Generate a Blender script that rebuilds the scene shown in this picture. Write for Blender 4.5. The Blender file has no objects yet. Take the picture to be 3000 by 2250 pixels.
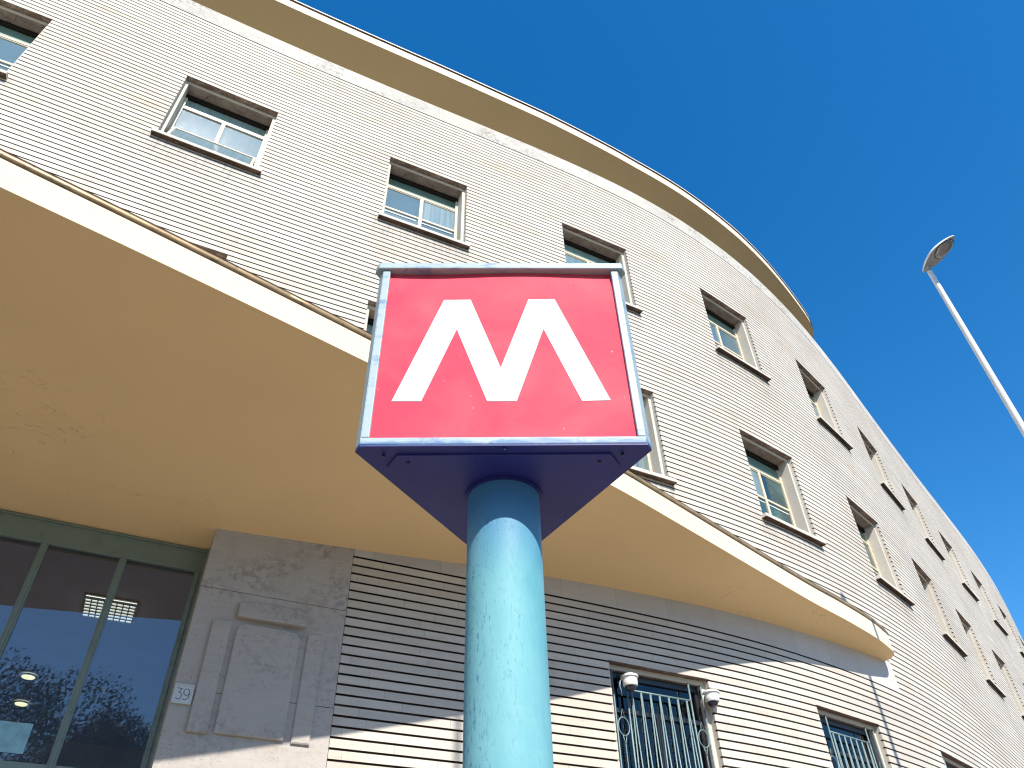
import bpy, math, random
import numpy as np
from mathutils import Vector, Matrix, Quaternion
R = math.radians
random.seed(7)
scene = bpy.context.scene
col = scene.collection

# ------------------------------------------------------------------ camera, sky, sun, exposure
cam_d = bpy.data.cameras.new("camera"); cam = bpy.data.objects.new("camera", cam_d); col.objects.link(cam)
th, ro = R(41.5265), R(-1.6613)
U = Vector((0, -math.sin(th), math.cos(th))); F = Vector((0, math.cos(th), math.sin(th))); X0 = Vector((1, 0, 0))
rx = math.cos(ro)*X0 + math.sin(ro)*U; ry = -math.sin(ro)*X0 + math.cos(ro)*U
m = Matrix((rx, ry, -F)).transposed().to_4x4(); m.translation = Vector((0, 0, 1.6))
cam.matrix_world = m
cam_d.sensor_width = 36; cam_d.lens = 36*2226.1/3000; cam_d.clip_start = 0.05; cam_d.clip_end = 1000
scene.camera = cam
SUN_EL, SUN_AZ = R(44.0), R(159.5)       # azimuth measured from +Y towards +X
world = bpy.data.worlds.new("World"); scene.world = world; world.use_nodes = True
wn = world.node_tree; wn.nodes.clear()
sky = wn.nodes.new('ShaderNodeTexSky'); sky.sky_type = 'NISHITA'; sky.sun_disc = False
sky.sun_elevation = SUN_EL; sky.sun_rotation = SUN_AZ; sky.air_density = 1.0; sky.dust_density = 0.25; sky.ozone_density = 3.05
hs = wn.nodes.new('ShaderNodeHueSaturation'); hs.inputs['Saturation'].default_value = 1.37
bg = wn.nodes.new('ShaderNodeBackground'); bg.inputs['Strength'].default_value = 0.15
wo = wn.nodes.new('ShaderNodeOutputWorld')
wn.links.new(sky.outputs[0], hs.inputs['Color']); wn.links.new(hs.outputs[0], bg.inputs[0]); wn.links.new(bg.outputs[0], wo.inputs[0])
to_sun = Vector((math.sin(SUN_AZ)*math.cos(SUN_EL), math.cos(SUN_AZ)*math.cos(SUN_EL), math.sin(SUN_EL)))
sd = bpy.data.lights.new("sun", 'SUN'); sd.energy = 5.0; sd.angle = R(0.5); sd.color = (1.0, 0.935, 0.83)
so = bpy.data.objects.new("sun", sd); col.objects.link(so); so.rotation_mode = 'QUATERNION'
so.rotation_quaternion = (-to_sun).to_track_quat('-Z', 'Y'); so.location = to_sun*60
scene.view_settings.view_transform = 'Standard'; scene.view_settings.look = 'None'
scene.view_settings.exposure = 0.60; scene.view_settings.gamma = 1.0
scene.cycles.filter_width = 1.2; scene.cycles.max_bounces = 10; scene.cycles.diffuse_bounces = 5; scene.cycles.transparent_max_bounces = 12

# ------------------------------------------------------------------ plan curve of the facade (metres)
S = 12.0; EYE = 1.6
kn = [-3, -.95, -.8, -.4, 0, .3, .6, .9, 1.2, 1.6, 2.2, 3.2, 6.5]
kp = [0, 0, .5251, -.1769, .0537, .6899, .5707, .2276, -.0382, -.037, .1245, .0428, .0428]
ssv = np.arange(-2.6, 5.0001, 0.002); kk = np.interp(ssv, kn, kp)
ang = np.concatenate([[0], np.cumsum((kk[1:]+kk[:-1])/2*0.002)]); i0 = int(np.argmin(abs(ssv)))
ang = ang-ang[i0]+0.46097
mid = (ang[1:]+ang[:-1])/2
cx = np.concatenate([[0], np.cumsum(np.cos(mid)*.002)]); cy = np.concatenate([[0], np.cumsum(np.sin(mid)*.002)])
cx = (cx-cx[i0])*S; cy = (cy-cy[i0]+0.6979)*S; sm = ssv*S
def P(s, e=0.0, z=0.0):
    """point of the facade: arc length s, distance e behind the face, world height z"""
    a = np.interp(s, sm, ang); return (float(np.interp(s, sm, cx)-math.sin(a)*e), float(np.interp(s, sm, cy)+math.cos(a)*e), z)
def A(s): return float(np.interp(s, sm, ang))
def Zr(z): return z*S+EYE
PITCH = 0.099; Z0 = Zr(.29)
def ZN(n): return Z0+n*PITCH
def samples(a, b, extra=()):
    pts = {round(a, 4), round(b, 4)}
    s = math.ceil(a*4)/4
    while s < b:
        pts.add(round(s, 4)); s += 0.25 if s < 13 else 0.75
    out = sorted(pts); res = [out[0]]
    for p in out[1:]:
        if p-res[-1] > 0.02 or p == out[-1]: res.append(p)
    return res

# ------------------------------------------------------------------ mesh helpers
class MB:
    def __init__(s): s.v = []; s.f = []; s.uv = []
    def vert(s, p): s.v.append(tuple(p)); return len(s.v)-1
    def face(s, pts, uv=None):
        i = len(s.v); s.v.extend(tuple(p) for p in pts); s.f.append(list(range(i, i+len(pts))))
        s.uv.append(uv if uv else [(0, 0)]*len(pts))
    def box(s, x0, x1, y0, y1, z0, z1, T=None):
        c = [Vector((x, y, z)) for x in (x0, x1) for y in (y0, y1) for z in (z0, z1)]
        if T: c = [T(p) if callable(T) else T@p for p in c]
        for f in ((0, 1, 3, 2), (4, 6, 7, 5), (0, 4, 5, 1), (2, 3, 7, 6), (0, 2, 6, 4), (1, 5, 7, 3)):
            s.face([c[i] for i in f])
    def tube(s, pts, r, n=8, caps=True):
        pts = [Vector(p) for p in pts]; rr = r if isinstance(r, (list, tuple)) else [r]*len(pts)
        rings = []; up = None
        for i, p in enumerate(pts):
            d = (pts[min(i+1, len(pts)-1)]-pts[max(i-1, 0)]).normalized()
            if up is None: up = Vector((0, 0, 1)) if abs(d.z) < .9 else Vector((1, 0, 0))
            a = d.cross(up).normalized(); b = a.cross(d).normalized(); up = b
            rings.append([s.vert(p+a*math.cos(2*math.pi*k/n)*rr[i]+b*math.sin(2*math.pi*k/n)*rr[i]) for k in range(n)])
        for i in range(len(rings)-1):
            for k in range(n):
                s.f.append([rings[i][k], rings[i][(k+1) % n], rings[i+1][(k+1) % n], rings[i+1][k]]); s.uv.append([(0, 0)]*4)
        if caps:
            s.f.append(rings[0][::-1]); s.uv.append([(0, 0)]*n); s.f.append(rings[-1]); s.uv.append([(0, 0)]*n)
    def prism(s, poly, z0, z1, T=None):
        lo = [Vector((x, y, z0)) for x, y in poly]; hi = [Vector((x, y, z1)) for x, y in poly]
        if T: lo = [T@p for p in lo]; hi = [T@p for p in hi]
        s.face(lo[::-1]); s.face(hi)
        for i in range(len(poly)):
            j = (i+1) % len(poly); s.face([lo[i], lo[j], hi[j], hi[i]])
    def build(s, name, mat, parent=None, smooth=False, merge=False, bevel=0):
        me = bpy.data.meshes.new(name); me.from_pydata(s.v, [], s.f)
        ul = me.uv_layers.new(name="UVMap"); flat = [c for f in s.uv for uv in f for c in uv]
        ul.data.foreach_set("uv", flat)
        me.materials.append(mat)
        if merge or bevel:
            import bmesh
            b = bmesh.new(); b.from_mesh(me); bmesh.ops.remove_doubles(b, verts=b.verts, dist=1e-4)
            bmesh.ops.recalc_face_normals(b, faces=b.faces); b.to_mesh(me); b.free()
        if smooth:
            me.polygons.foreach_set("use_smooth", [True]*len(me.polygons))
        o = bpy.data.objects.new(name, me); col.objects.link(o)
        if parent: o.parent = parent
        if bevel:
            mo = o.modifiers.new("bevel", 'BEVEL'); mo.width = bevel; mo.segments = 2; mo.limit_method = 'ANGLE'; mo.angle_limit = R(40)
        if smooth and merge:
            mo = o.modifiers.new("sharp", 'EDGE_SPLIT'); mo.split_angle = R(38)
        return o
def empty(name, loc=(0, 0, 0), rz=0):
    o = bpy.data.objects.new(name, None); col.objects.link(o); o.location = loc; o.rotation_euler = (0, 0, rz); o.empty_display_size = .3; return o
def tag(o, label=None, cat=None, group=None, kind=None):
    for k, v in (("label", label), ("category", cat), ("group", group), ("kind", kind)):
        if v: o[k] = v
    return o
def copy_tree(o, parent=None):
    c = o.copy(); col.objects.link(c); c.parent = parent
    for ch in [q for q in bpy.data.objects if q.parent == o]: copy_tree(ch, c)
    return c

# ------------------------------------------------------------------ materials
class NT:
    def __init__(s, name):
        s.m = bpy.data.materials.new(name); s.m.use_nodes = True; s.t = s.m.node_tree; s.t.nodes.clear()
        s.out = s.t.nodes.new('ShaderNodeOutputMaterial'); s.b = s.t.nodes.new('ShaderNodeBsdfPrincipled'); s.t.links.new(s.b.outputs[0], s.out.inputs[0])
    def n(s, typ, **kw):
        o = s.t.nodes.new(typ)
        for k, v in kw.items(): setattr(o, k, v)
        return o
    def set(s, sock, v):
        if isinstance(v, bpy.types.NodeSocket): s.t.links.new(v, sock)
        else: sock.default_value = v
    def math(s, op, a, b=0.0, c=None):
        o = s.n('ShaderNodeMath', operation=op); s.set(o.inputs[0], a); s.set(o.inputs[1], b)
        if c is not None: s.set(o.inputs[2], c)
        return o.outputs[0]
    def noise(s, vec, scale, detail=3, rough=.5, dist=0):
        o = s.n('ShaderNodeTexNoise'); s.set(o.inputs['Vector'], vec); o.inputs['Scale'].default_value = scale; o.inputs['Detail'].default_value = detail
        o.inputs['Roughness'].default_value = rough; o.inputs['Distortion'].default_value = dist; return o.outputs['Fac']
    def ramp(s, fac, stops):
        o = s.n('ShaderNodeValToRGB'); s.set(o.inputs[0], fac); e = o.color_ramp.elements
        while len(e) < len(stops): e.new(.5)
        for q, (p, c) in zip(e, stops): q.position = p; q.color = (*c, 1) if len(c) == 3 else c
        return o.outputs[0]
    def maprange(s, v, a, b, c=0., d=1.):
        o = s.n('ShaderNodeMapRange'); s.set(o.inputs[0], v); o.inputs[1].default_value = a; o.inputs[2].default_value = b; o.inputs[3].default_value = c; o.inputs[4].default_value = d; return o.outputs[0]
    def mix(s, f, a, b, mode='MIX'):
        o = s.n('ShaderNodeMix', data_type='RGBA', blend_type=mode); s.set(o.inputs[0], f)
        s.set(o.inputs[6], (*a, 1) if isinstance(a, tuple) and len(a) == 3 else a); s.set(o.inputs[7], (*b, 1) if isinstance(b, tuple) and len(b) == 3 else b)
        return o.outputs[2]
    def scale(s, vec, sc):
        o = s.n('ShaderNodeMapping'); s.set(o.inputs[0], vec); o.inputs['Scale'].default_value = sc; return o.outputs[0]
    def co(s, which='Object'): return s.n('ShaderNodeTexCoord').outputs[which]
    def bump(s, h, strength=.3, dist=.01):
        o = s.n('ShaderNodeBump'); o.inputs['Strength'].default_value = strength; o.inputs['Distance'].default_value = dist; s.set(o.inputs['Height'], h)
        s.t.links.new(o.outputs[0], s.b.inputs['Normal'])
    def base(s, c, rough=.6, metal=0., spec=.5):
        s.set(s.b.inputs['Base Color'], (*c, 1) if isinstance(c, tuple) else c); s.set(s.b.inputs['Roughness'], rough)
        s.b.inputs['Metallic'].default_value = metal; s.b.inputs['Specular IOR Level'].default_value = spec; return s.m

def paint(name, c, rough=.5, var=.12, scale=6, metal=0., spec=.5, dirt=None, bump=True):
    t = NT(name); v = t.noise(t.co(), scale, 4, .6)
    colr = t.mix(t.maprange(v, .3, .7), tuple(x*(1-var) for x in c), tuple(min(1, x*(1+var)) for x in c))
    if dirt:
        d = t.noise(t.co(), scale*2.3, 5, .65, .6); colr = t.mix(t.maprange(d, .56, .7), colr, dirt)
    t.base(colr, rough, metal, spec)
    if bump and 'lamp' not in name: t.bump(t.noise(t.co(), scale*8, 2), .08, .004)
    return t.m

def travertine(name, tone=(.62, .565, .495), L=0.95, row=PITCH, uv=True, dark=1.0, joints=True, stain=.35, pits=1.0, sills=False, grime=0):
    t = NT(name); vec = t.co('UV') if uv else t.co('Object')
    sp = t.n('ShaderNodeSeparateXYZ'); t.set(sp.inputs[0], vec); u, v = sp.outputs[0], sp.outputs[1] if uv else sp.outputs[2]
    c = tone
    colr = t.mix(t.maprange(t.noise(vec, .35, 4, .6), .35, .65), tuple(x*.93 for x in c), tuple(x*1.05 for x in c))
    if joints:
        r = t.math('FLOOR', t.math('DIVIDE', v, row)); w1 = t.n('ShaderNodeTexWhiteNoise', noise_dimensions='1D'); t.set(w1.inputs['W'], r)
        uu = t.math('ADD', t.math('DIVIDE', u, L), t.math('MULTIPLY', w1.outputs['Value'], 7.3)); cell = t.math('FLOOR', uu); fr = t.math('FRACT', uu)
        cv = t.n('ShaderNodeCombineXYZ'); t.set(cv.inputs[0], cell); t.set(cv.inputs[1], r)
        w2 = t.n('ShaderNodeTexWhiteNoise', noise_dimensions='2D'); t.set(w2.inputs['Vector'], cv.outputs[0])
        k = t.maprange(w2.outputs['Value'], 0, 1, .93, 1.045)
        vm = t.n('ShaderNodeVectorMath', operation='SCALE'); t.set(vm.inputs[0], colr); t.set(vm.inputs['Scale'], k); colr = vm.outputs[0]
        sc2 = t.n('ShaderNodeSeparateColor'); t.set(sc2.inputs[0], w2.outputs['Color'])
        warm = t.maprange(sc2.outputs[1], .75, 1.0, 0, .14); colr = t.mix(warm, colr, (c[0]*.98, c[1]*.86, c[2]*.66))
    # horizontal bedding, pits and rust patches of the stone
    bed = t.noise(t.scale(vec, (1.2, 14, 14) if uv else (1.2, 1.2, 14)), 2.2, 5, .65, .3); colr = t.mix(t.maprange(bed, .42, .72, 0, .3), colr, tuple(x*.72 for x in c))
    pv = t.noise(t.scale(vec, (1, 2.2, 2.2) if uv else (1, 1, 2.2)), 34, 4, .7); pm = t.noise(vec, 3.1, 3, .6)
    pit = t.math('MULTIPLY', t.maprange(pv, .60, .68), t.maprange(pm, .42, .62)); colr = t.mix(t.math('MULTIPLY', pit, .75*pits), colr, tuple(x*.30 for x in c))
    sn = t.noise(t.scale(vec, (.8, 1.8, 1.8) if uv else (.8, .8, 1.8)), .9, 5, .62, .5); fine = t.noise(vec, 9, 4, .7)
    st = t.math('MULTIPLY', t.maprange(sn, .55, .72), t.maprange(fine, .4, .62, .2, 1)); colr = t.mix(t.math('MULTIPLY', st, stain), colr, (c[0]*.80, c[1]*.64, c[2]*.42))
    gs = t.noise(t.scale(vec, (3.0, .5, .5) if uv else (3, 3, .5)), 1.3, 5, .65); colr = t.mix(t.maprange(gs, .56, .76, 0, .35), colr, tuple(x*.62 for x in c))
    if grime:
        g1 = t.noise(t.scale(vec, (.9, 1.4, 1)), 1.6, 5, .7, .7); g2 = t.noise(vec, 13, 5, .75, .4); g3 = t.noise(vec, .5, 2, .5)
        gm = t.math('MULTIPLY', t.math('MULTIPLY', t.maprange(g1, .44, .60), t.maprange(g2, .46, .56)), t.maprange(g3, .38, .55)); colr = t.mix(t.math('MULTIPLY', gm, grime), colr, tuple(x*.42 for x in c))
    if sills:   # soot streaks running down below the window sills
        fu = t.math('FRACT', t.math('DIVIDE', t.math('ADD', u, 5.7158+.25), 3.4446)); mu = t.math('MULTIPLY', t.maprange(fu, 0, .05), t.maprange(fu, .50, .56, 1, 0))
        sk = t.noise(t.scale(vec, (9, .6, 1)), 2.0, 4, .7)
        for lv in (68, 30):
            dv = t.math('SUBTRACT', lv*PITCH, v); md = t.math('MULTIPLY', t.maprange(dv, -.02, .03), t.maprange(dv, .05, .75, 1, 0)); mm = t.math('MULTIPLY', t.math('MULTIPLY', md, mu), t.maprange(sk, .42, .66))
            colr = t.mix(t.math('MULTIPLY', mm, .75), colr, tuple(x*.42 for x in c))
        rowk = t.maprange(t.noise(t.scale(vec, (.12, 10.1, 1)), 1.0, 2, .5), .3, .7, .93, 1.05); vm2 = t.n('ShaderNodeVectorMath', operation='SCALE'); t.set(vm2.inputs[0], colr); t.set(vm2.inputs['Scale'], rowk); colr = vm2.outputs[0]
        soot = t.noise(t.scale(vec, (.5, .9, 1)), .55, 5, .6, .3); colr = t.mix(t.maprange(soot, .50, .72, 0, .38), colr, (c[0]*.72, c[1]*.66, c[2]*.58))
    if joints:
        j = t.math('LESS_THAN', fr, .004/L); colr = t.mix(t.math('MULTIPLY', j, .6), colr, tuple(x*.22 for x in c))
    h = t.math('SUBTRACT', t.math('MULTIPLY', bed, .5), t.math('MULTIPLY', pit, 1.0))
    t.base(colr, .8, 0, .2); t.bump(h, .3, .005); return t.m

M_trav = travertine("travertine_courses", tone=(.57, .527, .468), stain=.55, sills=True)
M_slab = travertine("travertine_slabs", L=.79, row=40, stain=.2, tone=(.53, .50, .475))
M_frieze = travertine("travertine_frieze", L=1.15, row=40, stain=.0, tone=(.50, .48, .445), pits=2.2, grime=.85)
M_pil = travertine("travertine_pilaster", joints=False, stain=.4, tone=(.45, .415, .385), pits=2.4, grime=.55)
M_rev = travertine("travertine_reveal", joints=False, uv=False, stain=.3, tone=(.59, .54, .465), pits=.3)
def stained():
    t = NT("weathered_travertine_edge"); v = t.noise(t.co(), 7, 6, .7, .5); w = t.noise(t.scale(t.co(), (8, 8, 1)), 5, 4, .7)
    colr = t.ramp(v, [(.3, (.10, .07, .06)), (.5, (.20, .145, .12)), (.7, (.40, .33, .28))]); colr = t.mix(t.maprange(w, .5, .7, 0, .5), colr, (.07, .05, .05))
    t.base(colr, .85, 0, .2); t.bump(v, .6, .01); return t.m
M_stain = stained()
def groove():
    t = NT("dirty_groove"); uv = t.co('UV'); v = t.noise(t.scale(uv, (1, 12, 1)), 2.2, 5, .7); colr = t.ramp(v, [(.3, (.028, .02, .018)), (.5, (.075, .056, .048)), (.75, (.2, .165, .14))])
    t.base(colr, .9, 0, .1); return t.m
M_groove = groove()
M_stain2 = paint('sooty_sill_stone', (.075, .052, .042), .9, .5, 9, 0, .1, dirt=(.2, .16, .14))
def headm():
    t = NT("dark_head_stone"); o = t.co(); v = t.noise(o, 2.5, 6, .65, .8); c = t.noise(o, 1.7, 2, .5, 2.0)
    colr = t.ramp(v, [(.3, (.17, .14, .12)), (.5, (.26, .22, .20)), (.72, (.36, .32, .29))])  # head stone darker than the jambs, mottled and cracked
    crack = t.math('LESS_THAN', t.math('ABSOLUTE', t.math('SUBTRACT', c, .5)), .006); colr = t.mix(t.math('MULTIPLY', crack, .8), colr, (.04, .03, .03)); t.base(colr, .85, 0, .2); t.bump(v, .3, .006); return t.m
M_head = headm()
def plaster(name, c, blotch=.06):
    t = NT(name); v = t.noise(t.co(), .35, 4, .6); w = t.noise(t.co(), 2.6, 5, .6, .4)
    colr = t.mix(t.maprange(v, .3, .7), tuple(x*(1-blotch) for x in c), tuple(x*(1+blotch) for x in c)); colr = t.mix(t.maprange(w, .66, .74, 0, .18), colr, tuple(x*.8 for x in c)); ck = t.noise(t.co(), .45, 5, .6, 1.2); cr = t.math('MULTIPLY', t.math('LESS_THAN', t.math('ABSOLUTE', t.math('SUBTRACT', ck, .5)), .0014), t.maprange(v, .5, .6)); colr = t.mix(t.math('MULTIPLY', cr, .45), colr, tuple(x*.5 for x in c)); pt = t.noise(t.co(), 1.1, 3, .5); colr = t.mix(t.maprange(pt, .62, .68, 0, .10), colr, tuple(min(1, x*1.15) for x in c))
    t.base(colr, .8, 0, .25); t.bump(t.noise(t.co(), 30, 3), .06, .004); return t.m
M_cream = plaster("cream_paint_soffit", (.87, .64, .35))
M_fascia = plaster("cream_paint_fascia", (.68, .605, .455), .03)
M_cornice = plaster("ochre_paint_cornice", (.40, .27, .125))
M_gutter = paint("brown_gutter_metal", (.36, .25, .13), .42, .25, 5, .35, dirt=(.09, .06, .04))
M_flash = paint("pale_flashing", (.7, .68, .62), .5, .1, 5)
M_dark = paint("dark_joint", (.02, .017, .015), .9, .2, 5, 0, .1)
M_room = paint("room_plaster", (.70, .74, .84), .9, .05, 2, 0, .2)
M_winframe = paint("cream_window_paint", (.66, .57, .42), .45, .08, 8, dirt=(.42, .34, .25))
M_blackfr = paint("black_window_metal", (.018, .018, .024), .4, .2, 6)
M_green = paint("green_grey_door_paint", (.17, .225, .195), .4, .05, 3, dirt=(.12, .16, .14))
M_grille = paint("pale_teal_iron", (.17, .25, .26), .5, .12, 12, .2, dirt=(.10, .13, .14))
M_white = paint("white_plastic", (.75, .75, .74), .35, .04, 10)
M_bracket = paint("black_rubber", (.03, .03, .035), .5, .1, 10)
def frosted(name, c1, c2, sc, rough, vary=.35):
    t = NT(name); vec = t.co(); v = t.noise(vec, sc, 2, .5); w = t.noise(vec, 2.3, 3, .5)
    colr = t.mix(t.maprange(v, .35, .65), c1, c2); colr = t.mix(t.maprange(w, .3, .8, 0, .35), colr, tuple(x*1.35 for x in c2)); rn = t.n('ShaderNodeObjectInfo').outputs['Random']; fold = t.noise(t.scale(vec, (14, 1, .4)), 1.6, 3, .5); colr = t.mix(t.math('MULTIPLY', t.maprange(rn, .45, .75), t.maprange(fold, .35, .65, .15, .6)), colr, (.34, .40, .40)); vk = t.n('ShaderNodeVectorMath', operation='SCALE'); t.set(vk.inputs[0], colr); t.set(vk.inputs['Scale'], t.maprange(rn, 0, 1, 1-vary, 1.1)); colr = vk.outputs[0]
    t.base(colr, rough, 0, .7); t.bump(v, .25, .003); return t.m
M_glassG = frosted("green_frosted_glass", (.07, .16, .11), (.20, .30, .235), 110, .3)
M_glassB = frosted("blue_cathedral_glass", (.075, .15, .195), (.13, .215, .265), 130, .12)
M_glassC = frosted("curtained_glass", (.022, .05, .065), (.075, .16, .145), 1.6, .06)
def clear(name, tint=(.75, .82, .85), refl=.13, k=1.6):
    t = NT(name); t.t.nodes.remove(t.b); gl = t.n('ShaderNodeBsdfGlossy'); gl.inputs['Roughness'].default_value = .012; gl.inputs['Color'].default_value = (.95, .97, 1, 1)
    tr = t.n('ShaderNodeBsdfTransparent'); tr.inputs[0].default_value = (*tint, 1); fr = t.n('ShaderNodeFresnel'); fr.inputs[0].default_value = 1.52
    f = t.math('MULTIPLY_ADD', fr.outputs[0], k, refl); f = t.math('MINIMUM', f, 1.0); mx = t.n('ShaderNodeMixShader'); t.set(mx.inputs[0], f)
    t.t.links.new(tr.outputs[0], mx.inputs[1]); t.t.links.new(gl.outputs[0], mx.inputs[2]); t.t.links.new(mx.outputs[0], t.out.inputs[0])
    bn = t.n('ShaderNodeBump'); bn.inputs['Strength'].default_value = .02; bn.inputs['Distance'].default_value = .02; t.set(bn.inputs['Height'], t.noise(t.co(), 1.2, 1)); t.t.links.new(bn.outputs[0], gl.inputs['Normal'])
    return t.m
M_clear = clear("door_glass", (.72, .78, .80), .03)
M_clear2 = clear("dark_window_glass", (.5, .55, .6), .0, 1.1)
def emis(name, c, st):
    t = NT(name); t.base((.8, .8, .8), .4); t.b.inputs['Emission Color'].default_value = (*c, 1); t.b.inputs['Emission Strength'].default_value = st; return t.m
M_tube = emis("lit_fluorescent_tube", (.95, 1, .92), 1.1)
M_spot = emis("lit_round_lamp", (1, .95, .55), .9)
M_louvre = paint("aluminium_louvre", (.6, .6, .58), .25, .05, 10, .8)

# sign materials
def signframe():
    t = NT("weathered_blue_sign_paint"); o = t.co(); v = t.noise(t.scale(o, (1, 1, 3)), 7, 6, .7, .6); w = t.noise(o, 30, 4, .7)
    sp = t.n('ShaderNodeSeparateXYZ'); t.set(sp.inputs[0], o)
    low = t.maprange(sp.outputs[2], .0, .030, .34, 0.)      # more of the old blue paint survives along the bottom edge
    f = t.maprange(t.math('ADD', v, low), .52, .70)
    colr = t.mix(f, (.33, .42, .45), (.07, .18, .36)); colr = t.mix(t.maprange(w, .6, .75, 0, .5), colr, (.25, .33, .38)); rust = t.math('MULTIPLY', t.maprange(v, .25, .36, 1, 0), t.maprange(w, .5, .6))
    colr = t.mix(t.math('MULTIPLY', rust, .5), colr, (.25, .16, .12)); t.base(colr, .5, 0, .4); t.bump(w, .15, .003); return t.m
M_sframe = signframe()
def signunder():
    t = NT("deep_blue_sign_paint"); o = t.co(); w = t.noise(o, 16, 5, .7); v = t.noise(o, 2.2, 3, .6)
    colr = t.mix(t.maprange(v, .3, .7), (.018, .022, .17), (.028, .034, .23)); colr = t.mix(t.maprange(w, .68, .78, 0, .5), colr, (.06, .08, .22)); t.base(colr, .5, 0, .35); t.bump(w, .1, .003); return t.m
M_sunder = signunder()
def signpole():
    t = NT("turquoise_pole_paint"); o = t.co(); v = t.noise(t.scale(o, (1, 1, .45)), 6, 5, .65, .4); w = t.noise(t.scale(o, (1, 1, .28)), 120, 4, .7, .3); big = t.noise(o, 2.1, 3, .5); sp = t.n('ShaderNodeSeparateXYZ'); t.set(sp.inputs[0], o); SX = sp.outputs[0]; shade_top = t.maprange(sp.outputs[2], 2.66, 2.93)
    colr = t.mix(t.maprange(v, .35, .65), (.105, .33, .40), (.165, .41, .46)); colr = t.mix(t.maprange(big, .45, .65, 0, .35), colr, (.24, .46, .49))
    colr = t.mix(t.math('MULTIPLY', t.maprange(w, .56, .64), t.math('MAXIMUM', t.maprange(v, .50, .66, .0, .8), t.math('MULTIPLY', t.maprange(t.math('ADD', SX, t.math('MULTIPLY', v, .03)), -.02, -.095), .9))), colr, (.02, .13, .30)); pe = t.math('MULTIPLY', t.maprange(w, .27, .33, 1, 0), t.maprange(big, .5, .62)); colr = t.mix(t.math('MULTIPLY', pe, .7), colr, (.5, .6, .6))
    colr = t.mix(t.math('MULTIPLY', shade_top, .8), colr, (.03, .14, .38)); h = t.math('SUBTRACT', t.math('MULTIPLY', v, .6), t.maprange(w, .55, .68)); t.base(colr, t.maprange(v, .3, .7, .5, .65), 0, .35); t.bump(h, .3, .002); return t.m  # deep blue towards the pole top paints in the shade under the sign
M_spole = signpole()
def signred():
    t = NT("red_sign_panel"); o = t.co(); v = t.noise(o, 3.0, 4, .55, .8); w = t.noise(o, 120, 3, .6); sp = t.noise(o, 55, 2, .5)
    colr = t.mix(t.maprange(v, .38, .70, 0, .8), (.68, .055, .10), (.72, .11, .14)); colr = t.mix(t.maprange(sp, .76, .79, 0, .4), colr, (.8, .5, .5))
    t.base(colr, .62, 0, .12); t.bump(t.math('ADD', t.math('MULTIPLY', v, .3), t.math('MULTIPLY', w, .08)), .12, .012); return t.m
M_sred = signred()
M_mwhite = paint("white_letter_film", (.76, .77, .77), .6, .02, 8, 0, .15)
M_screw = paint("screw_metal", (.06, .06, .12), .4, .1, 20, .8)
M_lpole = paint("pale_lamp_post_paint", (.66, .66, .63), .4, .05, 3, 0)
M_lhead = paint("white_lamp_housing", (.78, .78, .75), .3, .03, 5)
M_lunder = paint("grey_lamp_underside", (.30, .31, .33), .45, .06, 5)
def lens():
    t = NT("lamp_lens"); t.base((.22, .22, .23), .08, .25, .8); return t.m
M_lens = lens()

# ------------------------------------------------------------------ setting: ground
def ground():
    t = NT("stone_paving"); o = t.co(); b = t.n('ShaderNodeTexBrick'); t.set(b.inputs[0], o); b.inputs['Scale'].default_value = 1.0; b.inputs['Brick Width'].default_value = .8; b.inputs['Row Height'].default_value = .4; b.inputs['Mortar Size'].default_value = .008
    b.inputs['Color1'].default_value = (.24, .195, .145, 1); b.inputs['Color2'].default_value = (.20, .165, .125, 1); b.inputs['Mortar'].default_value = (.12, .11, .1, 1); t.base(b.outputs[0], .85); return t.m
M_pave = ground(); M_road = paint("asphalt", (.055, .055, .056), .9, .2, 3)
M_kerb = paint("kerb_stone", (.42, .40, .37), .8, .1, 3)
b = MB(); b.face([(-300, -300, -.13), (300, -300, -.13), (300, 300, -.13), (-300, 300, -.13)]); tag(b.build('road', M_road), kind='structure')
b = MB()
edge = [P(s, -9.5) for s in np.arange(-30, 58, 2.0)]; back = [P(s, 13) for s in np.arange(-30, 58, 2.0)]
for i in range(len(edge)-1):
    q = [(edge[i][0], edge[i][1], 0), (edge[i+1][0], edge[i+1][1], 0), (back[i+1][0], back[i+1][1], 0), (back[i][0], back[i][1], 0)]; b.face(q)
tag(b.build('pavement', M_pave), kind='structure')
b = MB()
for i in range(len(edge)-1):
    a0, a1 = edge[i], edge[i+1]; c0, c1 = P(-30+2*i, -9.68), P(-28+2*i, -9.68)
    b.face([(a0[0], a0[1], .004), (a1[0], a1[1], .004), (c1[0], c1[1], .004), (c0[0], c0[1], .004)]); b.face([(c0[0], c0[1], -.2), (c0[0], c0[1], .004), (c1[0], c1[1], .004), (c1[0], c1[1], -.2)])
tag(b.build('kerb', M_kerb), kind='structure')

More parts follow.
